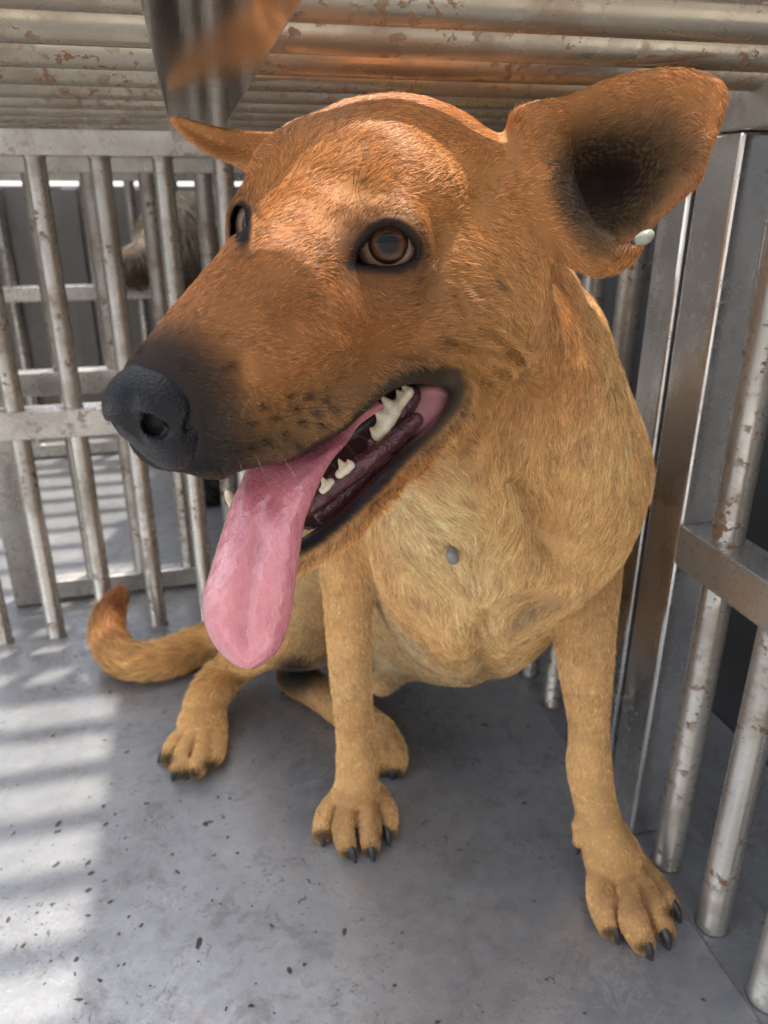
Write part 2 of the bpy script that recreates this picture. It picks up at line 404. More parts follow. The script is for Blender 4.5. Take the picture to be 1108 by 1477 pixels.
def sculpt_dog():
    f = Field(axis([(-.21, -.13, .003), (-.13, .20, .0014), (.20, .30, .0024)]),
              axis([(.17, .40, .0014), (.40, .62, .0024), (.62, .84, .0045)]),
              axis([(-.002, .10, .002), (.10, .24, .0024), (.24, .36, .0018), (.36, .545, .0014)]))
    PY = at_y
    # --- trunk
    f.chain([(PY(722, 660, .465), .076), (PY(700, 760, .478), .083), (PY(665, 850, .56), .080), (PY(560, 840, .66), .085), (PY(510, 830, .70), .080)], .03)
    f.cone(PY(665, 850, .492), PY(690, 800, .470), .046, .060, .03)      # breast bone
    f.cone(PY(640, 700, .405), PY(668, 820, .430), .022, .030, .03)      # keel under the throat
    f.ball(PY(805, 690, .43), .047, .025)                               # dog's left shoulder
    f.chain([(PY(842, 690, .418), .038), (PY(818, 770, .408), .034), (PY(752, 828, .408), .033), (PY(690, 845, .43), .040)], .016)   # breast and shoulder point, overhanging the leg
    f.chain([(hd(-88, -4, -12), .044), (PY(712, 545, .43), .070), (PY(728, 680, .46), .078)], .03)   # neck
    f.cone(hd(-40, 0, -52), PY(680, 690, .435), .034, .050, .03)                        # throat
    f.cone(hd(-60, 40, -20), PY(800, 640, .43), .022, .034, .02)                        # neck muscle below the ear
    # --- dog's left front leg (image right)
    f.chain([(PY(832, 780, .455), .030), (PY(840, 855, .432), .0245), (PY(843, 910, .418), .0215), (PY(846, 985, .400), .0172), (PY(850, 1050, .395), .0138), (PY(850, 1105, .389), .0158),
             (PY(857, 1150, .385), .0150), (PY(868, 1195, .380), .0162), (PY(882, 1232, .373), .0178)], .006)
    f.cone(PY(882, 1232, .372), at_z(902, 1285, .014), .016, .013, .012)
    f.cone(PY(836, 1190, .383), PY(834, 1212, .380), .0050, .0042, .006)
    toes = [[(866, 1250, .026, .0092), (868, 1300, .022, .0100), (880, 1336, .009, .0086)],
            [(898, 1255, .028, .0092), (911, 1320, .024, .0102), (926, 1357, .009, .0088)],
            [(914, 1256, .025, .0084), (940, 1306, .021, .0092), (957, 1341, .009, .0082)],
            [(924, 1248, .020, .0078), (948, 1280, .017, .0086), (965, 1306, .009, .0076)]]
    # --- dog's right front leg
    f.chain([(PY(525, 740, .53), .034), (PY(506, 800, .505), .0235), (PY(502, 860, .495), .0182), (PY(505, 960, .485), .0160), (PY(512, 1050, .485), .0150), (PY(515, 1100, .483), .0168),
             (PY(514, 1135, .479), .0168), (at_z(512, 1160, .024), .0170)], .012)
    toes += [[(490, 1150, .024, .0088), (472, 1177, .020, .0096), (464, 1202, .009, .0080)],
             [(503, 1152, .028, .0092), (497, 1194, .023, .0100), (502, 1221, .009, .0086)],
             [(526, 1150, .028, .0092), (532, 1192, .023, .0100), (533, 1218, .009, .0086)],
             [(540, 1142, .024, .0088), (556, 1170, .020, .0096), (559, 1196, .009, .0080)]]
    # --- hind legs
    f.chain([(PY(480, 830, .67), .068), (PY(440, 885, .61), .050), (PY(405, 900, .59), .036)], .02)    # thigh, knee
    f.chain([(PY(400, 905, .59), .030), (at_z(345, 955, .045), .020), (at_z(305, 1000, .035), .0180), (at_z(288, 1045, .026), .0200)], .012)
    toes += [[(283, 1045, .022, .0090), (256, 1072, .019, .0098), (245, 1092, .009, .0082)],
             [(287, 1050, .026, .0092), (266, 1092, .021, .0100), (259, 1109, .009, .0086)],
             [(298, 1050, .026, .0092), (289, 1094, .021, .0100), (282, 1110, .009, .0086)],
             [(313, 1045, .022, .0090), (310, 1082, .019, .0098), (303, 1098, .009, .0084)]]
    f.chain([(at_z(437, 985, .022), .0165), (at_z(480, 1010, .022), .0175), (at_z(545, 1060, .022), .018)], .01)
    f.ball(at_z(430, 972, .024), .022, .008)
    toes += [[(548, 1055, .022, .0095), (555, 1090, .017, .0098), (557, 1106, .009, .0082)],
             [(560, 1058, .022, .0095), (572, 1090, .017, .0098), (570, 1108, .009, .0082)],
             [(530, 1055, .022, .0095), (538, 1092, .017, .0098), (542, 1108, .009, .0082)]]
    for w_, rng_ in ((PY(870, 1200, .378), (0, 4)), (PY(514, 1130, .478), (4, 8)), (at_z(300, 1005, .032), (8, 12))):
        for t in toes[rng_[0]:rng_[1]]: f.cone(w_, at_z(*t[0][:3]), .0125, t[0][3]*1.0, .006)
    for t in toes:
        f.chain([(at_z(x, y, z), r) for x, y, z, r in t], .0012)
    for g0, g1 in ((0, 4), (4, 8), (8, 12)):
        for ta, tb in zip(toes[g0:g1], toes[g0+1:g1]):
            mid = [(np.array(at_z(*a[:3]))+np.array(at_z(*b[:3])))/2 for a, b in zip(ta, tb)]
            m0 = mid[0]*.45+mid[1]*.55+np.array([0, 0, .005])
            f.chain([(m0, .0012), (mid[1]+np.array([0, 0, .004]), .0026), (mid[2]*.8+mid[1]*.2, .0034), (mid[2]+(mid[2]-mid[1])*.3, .0036)], .004, 'cut')
    # --- belly lump, tail
    f.cone(PY(572, 960, .56), PY(550, 985, .545), .015, .010, .01)
    f.chain([(at_z(400, 900, .06), .024), (at_z(310, 920, .032), .020), (at_z(245, 948, .026), .019), (at_z(190, 952, .026), .0195),
             (at_z(160, 925, .034), .0185), (at_z(158, 893, .047), .0165), (at_z(170, 866, .058), .0105)], .012)
    # --- skull
    f.ell(hd(-52, 0, 4), HR, np.array([60, 47, 40])*HS, .02)
    f.ell(hd(-80, 0, 2), HR, np.array([42, 42, 36])*HS, .02)
    for s in (1, -1):
        f.ball(hd(-14, 17*s, 13), 19*HS, .014)
        f.cone(hd(-2, 21*s-(s < 0)*-2, 15), hd(-22, 31*s-(s < 0)*-3, 12), 7.5*HS, 8*HS, .012)           # brow ridge
        f.cone(hd(0, 27*s, -22), hd(-50, 42*s, -24), 13*HS, 27*HS, .03)          # cheek bone and jaw muscle
        f.ball(hd(-70, 46*s, 12), 17*HS, .02)                                    # ear base
        f.cone(hd(10, 10*s, -20), hd(85, 6.5*s, -40), 23*HS, 15*HS, .012)
        f.cone(hd(15, 7*s, -2), hd(90, 5*s, -32), 11*HS, 8*HS, .010)              # top plane of the muzzle
        f.chain([(hd(88, 8*s, -50), 9*HS), (hd(70, 12*s, -54), 12*HS), (hd(45, 17*s, -54), 13*HS), (hd(10, 26*s, -50), 12.5*HS), (hd(-20, 34*s, -48), 13*HS)], .01)
    f.ball(EYE_L, 14.4*HS, .010); f.ball(EYE_Rt, 13.2*HS, .010)
    f.chain([(hd(-15, 0, 13), 18*HS), (hd(12, 0, 0), 15*HS), (hd(50, 0, -14), 12*HS), (hd(88, 0, -32), 9*HS)], .014)
    f.ell(hd(94, 0, -40), HR, np.array([9, 12, 10])*HS, .006)
    # lower jaw
    f.chain([(hd(-50, 38, -38), 20*HS), (hd(-25, 31, -66), 15*HS), (hd(5, 22, -90), 12*HS), (hd(36, 12, -107), 10*HS), (hd(46, 4, -109), 9*HS)], .012)
    f.chain([(hd(-50, -38, -38), 20*HS), (hd(-25, -26, -66), 14*HS), (hd(5, -12, -88), 10*HS), (hd(32, 0, -103), 8*HS), (hd(44, 3, -108), 8*HS)], .012)
    f.chain([(hd(-50, 0, -62), 26*HS), (hd(0, 3, -93), 16*HS), (hd(36, 5, -107), 9*HS)], .014)
    # --- mouth opening
    mp = smooth_poly(MOUTH, 1)
    lo, hi = poly_box(MOUTH, .20, .39)
    def mouth(X, Y, Z):
        px, py, d = grid_proj(X, Y, Z)
        sd = poly_sd(px, py, mp)*d/FPX
        return smax(sd, d-.352, .006)
    f.custom(lo, hi, mouth, .004, 'cut')
    # lower lip edge
    f.chain([(at_d(x, y, d), r) for x, y, d, r in ((610, 540, .336, .003), (640, 542, .338, .004), (663, 558, .339, .0045), (657, 588, .338, .0045), (632, 622, .335, .0045), (592, 664, .330, .005), (550, 708, .326, .005), (505, 752, .323, .005), (462, 782, .321, .0055), (430, 799, .322, .0055), (405, 800, .324, .005))], .004)
    # --- ears
    def ear(poly, dfun, th, kr=.003):
        pp = smooth_poly(poly, 2)
        lo, hi = poly_box(poly, .30, .45)
        def fn(X, Y, Z):
            px, py, d = grid_proj(X, Y, Z)
            sd = poly_sd(px, py, pp)
            dm = dfun(px, py, sd); g = np.abs(dfun(px+6, py, sd)-dm)+np.abs(dfun(px, py+6, sd)-dm)
            return smax((sd+3)*d/FPX, (np.abs(d-dm)-th*(1+np.minimum(g*FPX/(6*.34), 2.5)))/(1+.5*np.minimum(g*FPX/(6*.34), 2.5)), kr)
        return lo, hi, fn
    def dl(px, py, sd):
        u = ((px-790)*.87-(py-260)*.49)/260.0; w = ((px-870)*.49+(py-265)*.87)
        cup = np.exp(-(((px-858)*.87-(py-272)*.49)/92)**2-(w/72)**2)
        return .338-.008*u+.032*cup+.004*np.clip(-sd/70, 0, 1)
    e = ear(EAR_L, dl, .0019); f.custom(e[0], e[1], e[2], .012)
    def dr(px, py, sd): return .392+.022*(390-px)/150+.008*np.clip(-sd/30, 0, 1)
    e = ear(EAR_R, dr, .0030); f.custom(e[0], e[1], e[2], .008)
    f.chain([(at_d(866, 374, .345), .006), (at_d(884, 372, .340), .0058), (at_d(900, 366, .338), .0055), (at_d(914, 354, .338), .0035)], .005)     # little pouch at the ear edge
    f.chain([(at_d(775, 190, .345), .006), (at_d(790, 240, .342), .0075), (at_d(812, 300, .341), .009), (at_d(838, 352, .342), .008)], .016)      # front fold
    # --- eyes
    f.ball(EYE_L, EYE_R+.0002, 0, 'cut'); f.ball(EYE_Rt, EYE_R+.0002, 0, 'cut')
    for c, lid, k in ((EYE_L, LID_L, .0015), (EYE_Rt, LID_R, .001)):
        dc = (c-CAM)@cf
        pp = smooth_poly(lid, 1); lo, hi = poly_box(lid, dc-.035, dc)
        def fn(X, Y, Z):
            px, py, d = grid_proj(X, Y, Z); return smax(poly_sd(px, py, pp)*d/FPX, d-dc, .002)
        f.custom(lo, hi, fn, k, 'cut')
        rim = []
        for x, y in list(pp)+[pp[0]]:
            q = ray(x, y); oc = CAM-c; rr = EYE_R+.0011; bq = q@oc; ds = bq*bq-(q@q)*(oc@oc-rr*rr)
            t = (-bq-math.sqrt(max(ds, 0)))/(q@q); rim.append((CAM+q*t, 0.0010 if y > np.mean(pp[:, 1]) else .0015))
        f.chain(rim, .0012, sub=1)
    return f

MOUTH = [(322, 690), (360, 675), (420, 662), (489, 628), (535, 588), (562, 563), (598, 552), (636, 552), (656, 564), (654, 584), (630, 615), (590, 656), (548, 700), (505, 741), (465, 771), (435, 788), (400, 795), (360, 785), (335, 740)]
EAR_L = [(733, 165), (783, 152), (829, 129), (884, 106), (948, 94), (990, 93), (1031, 104), (1052, 124), (1054, 143), (1045, 179), (1026, 216), (1022, 243), (1013, 266), (967, 308), (930, 344), (921, 362), (893, 379), (866, 376), (850, 383), (822, 345), (796, 300), (772, 240), (755, 195)]
EAR_R = [(242, 170), (252, 190), (280, 214), (312, 233), (339, 242), (362, 258), (400, 250), (425, 200), (405, 188), (355, 186), (317, 181), (274, 168), (255, 163)]
LID_L = [(508, 381), (521, 353), (536, 331), (555, 322), (572, 323), (590, 335), (602, 352), (603, 366), (594, 380), (575, 387), (552, 387), (530, 384)]
LID_R = [(333, 320), (338, 300), (349, 292), (358, 300), (360, 325), (356, 345), (345, 358), (334, 352)]

# ---------------------------------------------------------------- coat pattern of the dog
def sig(x): return 1/(1+np.exp(-np.clip(x, -40, 40)))
def blob(px, py, x, y, rx, ry, ang=0.0, sharp=4.0):
    c, s = math.cos(R(ang)), math.sin(R(ang)); a = ((px-x)*c+(py-y)*s)/rx; b = (-(px-x)*s+(py-y)*c)/ry
    return sig((1-np.sqrt(a*a+b*b))*sharp)
def wob(P, s, k=0.0):
    x, y, z = P[:, 0]*s, P[:, 1]*s, P[:, 2]*s
    return (np.sin(x*1.7+2.1*np.sin(y*1.3+k)+k)+np.sin(y*1.9+1.7*np.sin(z*1.1+k*2)+1.3*k)+np.sin(z*2.3+1.9*np.sin(x*.9+k)+.7*k))/3
LIPOUT = [(410, 664), (486, 620), (530, 580), (558, 544), (592, 526), (630, 526), (659, 534), (672, 558), (664, 586), (637, 617), (597, 661), (553, 708), (510, 751), (470, 783), (430, 806), (380, 812), (328, 790), (312, 720), (330, 676)]
DOTS = [(318, 533), (335, 527), (377, 586), (414, 572), (396, 604), (330, 637), (383, 636), (360, 646), (337, 653), (445, 573), (468, 577), (426, 591), (454, 595), (411, 626), (435, 609), (427, 642), (462, 612), (360, 612), (480, 590)]
NOSE_C = hd(98, -2, -39)

def coat(P):
    """albedo, fur amount, fur length, wetness at points P"""
    px, py, d = proj(P); n = len(P)
    C = np.empty((n, 3)); C[:] = (.74, .42, .165)
    def over(w, c):
        C[:] = C+(np.asarray(c)-C)*np.clip(w, 0, 1)[:, None]
    head = sig((.405-d)/.008)*sig((.62-py/1000.)*1000/25+sig((620-px)/10)*6)
    wn_ = wob(P, 90, 1.0); wl_ = wob(P, 30, 4.0)
    # body
    over(blob(px, py, 620, 750, 60, 130, -35, 3)*.75*(d > .38), (.92, .70, .41))
    over(blob(px, py, 700, 800, 150, 110, 0, 3)*.4, (.86, .54, .235))
    over(blob(px, py, 860, 560, 45, 110, 0, 3)*.55*(d > .38), (.80, .51, .24))
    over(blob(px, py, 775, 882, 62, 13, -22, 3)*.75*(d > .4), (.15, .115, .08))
    over(blob(px, py, 570, 900, 45, 90, 0, 4)*.8*(d > .55), (.55, .44, .27))
    over(blob(px, py, 640, 985, 130, 28, 0, 3)*.7*(d > .5), (.52, .40, .23))
    over(blob(px, py, 470, 930, 30, 45, 0, 3)*.9*(d > .62), (.05, .035, .03))  # dark hollow behind the leg, its shade put into the coat colour
    over(blob(px, py, 445, 850, 40, 90, 0, 4)*.7*(d > .62), (.55, .41, .21))
    over(sig((py-840)/30)*blob(px, py, 860, 1080, 100, 330, 0, 6)*.6, (.72, .41, .165))
    over(blob(px, py, 510, 1020, 60, 260, 0, 6)*(d > .45)*(d < .66)*.6, (.72, .41, .165))
    over(blob(px, py, 910, 1310, 90, 80, 0, 3)*.55, (.64, .34, .13))
    over(blob(px, py, 512, 1190, 70, 50, 0, 3)*.45, (.64, .34, .13))
    over(blob(px, py, 215, 930, 130, 80, 0, 6)*(d > .7)*.8, (.66, .35, .115))
    over(blob(px, py, 165, 880, 35, 45, 0, 3)*(d > .7), (.26, .07, .016))
    over(blob(px, py, 280, 1060, 70, 90, 0, 4)*(d > .6)*.6, (.68, .38, .14))
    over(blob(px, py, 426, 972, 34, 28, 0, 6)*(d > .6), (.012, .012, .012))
    for x, y in ((895, 1290), (935, 1292), (958, 1275), (486, 1190), (516, 1195), (543, 1185), (870, 1290), (912, 1300)):
        over(blob(px, py, x, y, 9, 26, 10, 3)*.45, (.12, .075, .04))  # gaps between toes darkened, shade put into the coat colour
    for x, y in ((880, 1345), (930, 1366), (960, 1350), (972, 1315), (463, 1205), (503, 1232), (535, 1229), (560, 1203), (240, 1092), (255, 1116), (278, 1115), (305, 1102), (560, 1116), (573, 1116)):
        over(blob(px, py, x, y, 14, 9, 0, 5)*.9, (.02, .018, .016))
    # head
    over(head, (.50, .205, .064))
    over(head*blob(px, py, 560, 215, 190, 90, -5, 3)*.6, (.56, .255, .080))
    over(head*blob(px, py, 720, 470, 110, 110, 0, 3)*.85, (.70, .39, .155))
    over(head*blob(px, py, 690, 560, 90, 60, -40, 3)*.8, (.46, .245, .075))
    over(head*blob(px, py, 660, 300, 60, 110, 10, 3)*.3, (.62, .31, .11))
    over(head*blob(px, py, 350, 490, 120, 45, -35, 3)*.45, (.56, .28, .115))
    over(head*blob(px, py, 470, 470, 130, 70, 10, 3)*.45, (.34, .135, .045))
    over(head*blob(px, py, 400, 620, 150, 60, -10, 3)*.85, (.21, .115, .046))
    over(head*blob(px, py, 500, 575, 80, 40, -30, 3)*.55, (.25, .155, .07))
    over(head*blob(px, py, 580, 420, 75, 32, 12, 3)*.65, (.16, .095, .05))
    over(head*blob(px, py, 575, 535, 70, 14, -32, 3)*.7, (.12, .085, .045))
    over(head*blob(px, py, 520, 315, 34, 22, -20, 2.5)*.5, (.16, .075, .03))
    over(head*blob(px, py, 562, 362, 66, 46, 8, 4.5)*.93, (.035, .022, .018))
    over(head*blob(px, py, 512, 372, 26, 34, 0, 4)*.93, (.03, .02, .017))
    over(head*blob(px, py, 345, 335, 14, 42, 0, 4)*.6, (.08, .045, .03))
    over(head*blob(px, py, 480, 460, 190, 95, 0, 2.5)*.65, (.30, .120, .042))
    over(head*blob(px, py, 714, 408, 10, 8, 30, 4)*.8, (.06, .05, .045))
    over(head*blob(px, py, 365, 655, 110, 28, -6, 4)*.75, (.06, .042, .028))
    dn = np.sqrt(((P-NOSE_C)**2).sum(1))
    over(head*sig((.0285-dn)/.0028), (.016, .015, .015))
    over(head*blob(px, py, 270, 658, 85, 30, 12, 4)*.96, (.020, .017, .016))
    for x, y in DOTS: over(head*blob(px, py, x, y, 7, 5, -15, 4)*.9, (.02, .015, .012))
    # ear
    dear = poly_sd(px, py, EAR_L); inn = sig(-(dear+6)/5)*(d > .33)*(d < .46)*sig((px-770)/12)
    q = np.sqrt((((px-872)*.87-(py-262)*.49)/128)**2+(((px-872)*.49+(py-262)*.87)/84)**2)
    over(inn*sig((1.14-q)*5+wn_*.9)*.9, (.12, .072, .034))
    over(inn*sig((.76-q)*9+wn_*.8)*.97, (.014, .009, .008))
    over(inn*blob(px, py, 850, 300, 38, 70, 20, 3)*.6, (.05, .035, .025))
    spk = sig((wob(P, 1100, 6.0)-.22)*14)
    over(inn*sig((1.0-q)*7)*sig((q-.42)*14)*spk*.35, (.34, .21, .095))
    earhole = inn*sig((.60-q)*12)
    earR = (poly_sd(px, py, EAR_R) < 0)*(d > .375)*(d < .46)
    over(earR*.7, (.48, .20, .06))
    # lips, mouth, eyes
    sdl = poly_sd(px, py, LIPOUT); sdm = poly_sd(px, py, MOUTH)
    near = (d < .375)
    lip = near*sig((-sdl+wn_*2)/1.6)
    C *= (1+.10*wl_+.09*wn_)[:, None]
    over(lip, (.007, .006, .007))
    over(near*np.exp(-(np.clip(sdl, 0, 60)/5)**2)*sig((px-500)/12)*sig((640-py)/12+ (px-600)/40)*.8, (.045, .032, .018))
    mi = near*sig((-sdm-7)/2)*(d > .30)
    over(mi, (.035, .010, .012))
    over(mi*blob(px, py, 616, 588, 20, 38, 25, 7+0*px)*sig(wn_*3+2.2), (.66, .25, .26))
    over((d < .30)*blob(px, py, 285, 676, 70, 13, 3, 6), (.010, .009, .009))
    sde = poly_sd(px, py, LID_L); sde2 = poly_sd(px, py, LID_R)
    lid = (d < .34)*np.maximum(sig((10-sde)/1.5), 0)
    lid2 = (d < .36)*sig((5-sde2)/1.2)
    over(np.maximum(lid, lid2), (.016, .011, .010))
    rhin = sig((.0195-dn)/.001)*(px < 290)
    fur = (1-lip)*(1-mi)*(1-np.clip(np.maximum(lid, lid2), 0, 1))*(1-.93*earhole)*(1-rhin)
    fur *= 1-.5*blob(px, py, 255, 660, 50, 10, 18, 5)*(d < .3)
    # length
    Lh = np.full(n, .0088)
    def setl(w, v): Lh[:] = Lh+(v-Lh)*np.clip(w, 0, 1)
    setl(blob(px, py, 720, 760, 190, 160, 0, 3)*(d > .38), .0115)
    setl(sig((py-850)/25)*sig((px-780)/12), .0050); setl((d > .45)*sig((560-px)/10)*sig((py-830)/20), .0050)
    setl((d > .72)*sig((330-px)/15)*sig((1000-py)/10), .017)
    setl(sig((py-1080)/30), .0036)
    setl(head, .0056); setl(head*blob(px, py, 380, 520, 230, 160, 0, 3), .0036); setl(head*blob(px, py, 740, 470, 90, 120, 0, 3), .0068)
    setl(head*sig((.034-dn)/.003), .0031); setl(head*blob(px, py, 562, 355, 75, 60, 0, 4), .0042)
    setl(head*blob(px, py, 900, 230, 170, 160, 0, 6), .0034); setl(inn*sig((1.05-q)*6)*sig((q-.72)*12), .0062); setl(earR, .0030); setl((d < .3)*sig((8-np.abs(sdl))/3), .003)
    wet = np.maximum(lip*.2, mi)
    return np.clip(C, .004, 1), np.clip(fur, 0, 1), Lh, wet

FLOW = [(250, 480, .8, -.6), (300, 520, .85, -.25), (380, 500, .95, -.2), (350, 600, .97, .12), (420, 590, .97, .16), (500, 565, .97, .1), (430, 640, .93, .3), (600, 470, .97, .2),
        (430, 380, .75, -.65), (400, 300, .65, -.75), (360, 400, .7, -.7), (520, 250, .65, -.76), (480, 170, .6, -.7), (640, 165, .8, -.4), (600, 220, .8, -.6), (680, 230, .85, -.4),
        (560, 420, .9, .3), (510, 400, .7, .5), (500, 330, .3, -.9), (560, 300, .75, -.6), (620, 320, .95, -.15), (640, 375, 1, .12), (710, 310, .95, .1), (760, 250, .8, -.2),
        (700, 420, .95, .35), (760, 400, .75, .6), (720, 500, .8, .6), (640, 500, .95, .25), (690, 560, .45, .9), (640, 640, .75, .65), (560, 720, .75, .6),
        (800, 480, .25, .97), (850, 440, .45, .9), (880, 600, .2, 1), (790, 620, .0, 1), (720, 640, -.15, 1), (920, 680, .1, 1), (900, 760, -.3, .95),
        (620, 740, .65, .75), (590, 700, .6, .75), (680, 800, .2, 1), (740, 770, -.2, 1), (840, 740, -.35, .95), (650, 880, .35, .9), (770, 870, -.75, .6), (600, 850, .5, .85), (680, 950, .2, .9), (560, 800, .6, .8),
        (850, 900, 0, 1), (850, 1100, 0, 1), (880, 1250, .25, 1), (930, 1320, .3, 1), (500, 860, 0, 1), (510, 1050, 0, 1), (510, 1180, 0, 1), (490, 800, .1, 1),
        (380, 905, -1, .15), (280, 935, -1, .2), (220, 955, -1, .05), (160, 940, -.7, -.6), (150, 900, 0, -1), (170, 865, .3, -1), (440, 850, -.25, 1), (400, 900, -.5, .9), (290, 1020, -.3, 1), (265, 1090, -.3, 1), (520, 1040, .6, .7), (565, 1090, .2, 1),
        (900, 112, .95, -.25), (1000, 110, .9, .35), (1045, 160, .1, 1), (1010, 250, -.3, 1), (960, 310, -.6, .75), (905, 350, -.5, .6), (790, 175, .9, -.35), (930, 180, .6, -.8), (830, 200, .55, -.8), (980, 220, .9, -.2), (920, 300, .7, .7), (820, 260, .75, -.5), (815, 310, .8, .4), (850, 350, .6, .6),
        (300, 195, -.95, -.1), (360, 215, -.9, -.25)]
def flow(P, N):
    px, py, d = proj(P); acc = np.zeros((len(P), 2)); W = np.zeros(len(P))+1e-12
    for x, y, dx, dy in FLOW:
        w = 1/(((px-x)**2+(py-y)**2)+500.)**1.6; acc[:, 0] += w*dx; acc[:, 1] += w*dy; W += w
    a = acc/W[:, None]
    D = a[:, :1]*cr-a[:, 1:]*cu
    D -= (D*N).sum(1, keepdims=True)*N
    return D/(np.linalg.norm(D, axis=1, keepdims=True)+1e-9)

def vert_normals(V, Q):
    a = V[Q[:, 2]]-V[Q[:, 0]]; b = V[Q[:, 3]]-V[Q[:, 1]]; fn = np.cross(a, b)
    N = np.zeros_like(V)
    for k in range(4):
        for i in range(3): N[:, i] += np.bincount(Q[:, k], fn[:, i], len(V))
    return N/(np.linalg.norm(N, axis=1, keepdims=True)+1e-12), np.linalg.norm(fn, axis=1)*.5

# creases in the cheek and lips, pressed into the surface: (outline in picture units, depth m, width px)
CREASE = [([(640, 492), (680, 503), (715, 504), (738, 508)], .0036, 8), ([(700, 476), (725, 492), (745, 512), (752, 530), (742, 545)], .0038, 8),
          ([(690, 540), (697, 560), (692, 590), (672, 620), (655, 640)], .0030, 7), ([(748, 530), (738, 560), (715, 585)], .0012, 8),
          ([(655, 425), (664, 442), (672, 452)], .0026, 8), ([(560, 505), (600, 512), (640, 520)], .0010, 9),
          ([(690, 900), (700, 880), (740, 868), (790, 855)], .011, 20), ([(575, 690), (610, 740), (640, 790)], .005, 26), ([(780, 585), (770, 650), (774, 715), (800, 775)], .013, 40), ([(560, 740), (600, 815), (650, 870)], .011, 34), ([(752, 548), (728, 610), (690, 668)], .007, 22), ([(742, 690), (766, 735), (780, 775)], .009, 18), ([(700, 905), (690, 940), (700, 965)], .006, 24), ([(648, 330), (700, 280), (735, 220)], .0025, 36), ([(430, 452), (520, 478), (600, 470)], .002, 32), ([(470, 320), (430, 300), (400, 330)], .0015, 24)]
def press(V, N):
    px, py, d = proj(V); vis = (N@(-cf)) > .05
    for line, dep, w in CREASE:
        m = np.full(len(V), 1e9)
        for (x0, y0), (x1, y1) in zip(line, line[1:]):
            ex, ey = x1-x0, y1-y0; t = np.clip(((px-x0)*ex+(py-y0)*ey)/(ex*ex+ey*ey), 0, 1)
            m = np.minimum(m, (px-x0-t*ex)**2+(py-y0-t*ey)**2)
        w = w*.72; g = np.exp(-m/(w*w)); g2 = np.exp(-(np.sqrt(m)-2.4*w)**2/(2.2*w*w))
        V -= N*((g*dep-g2*dep*.25)*.72*vis*((d < .42) | (py > 560)))[:, None]
    return V

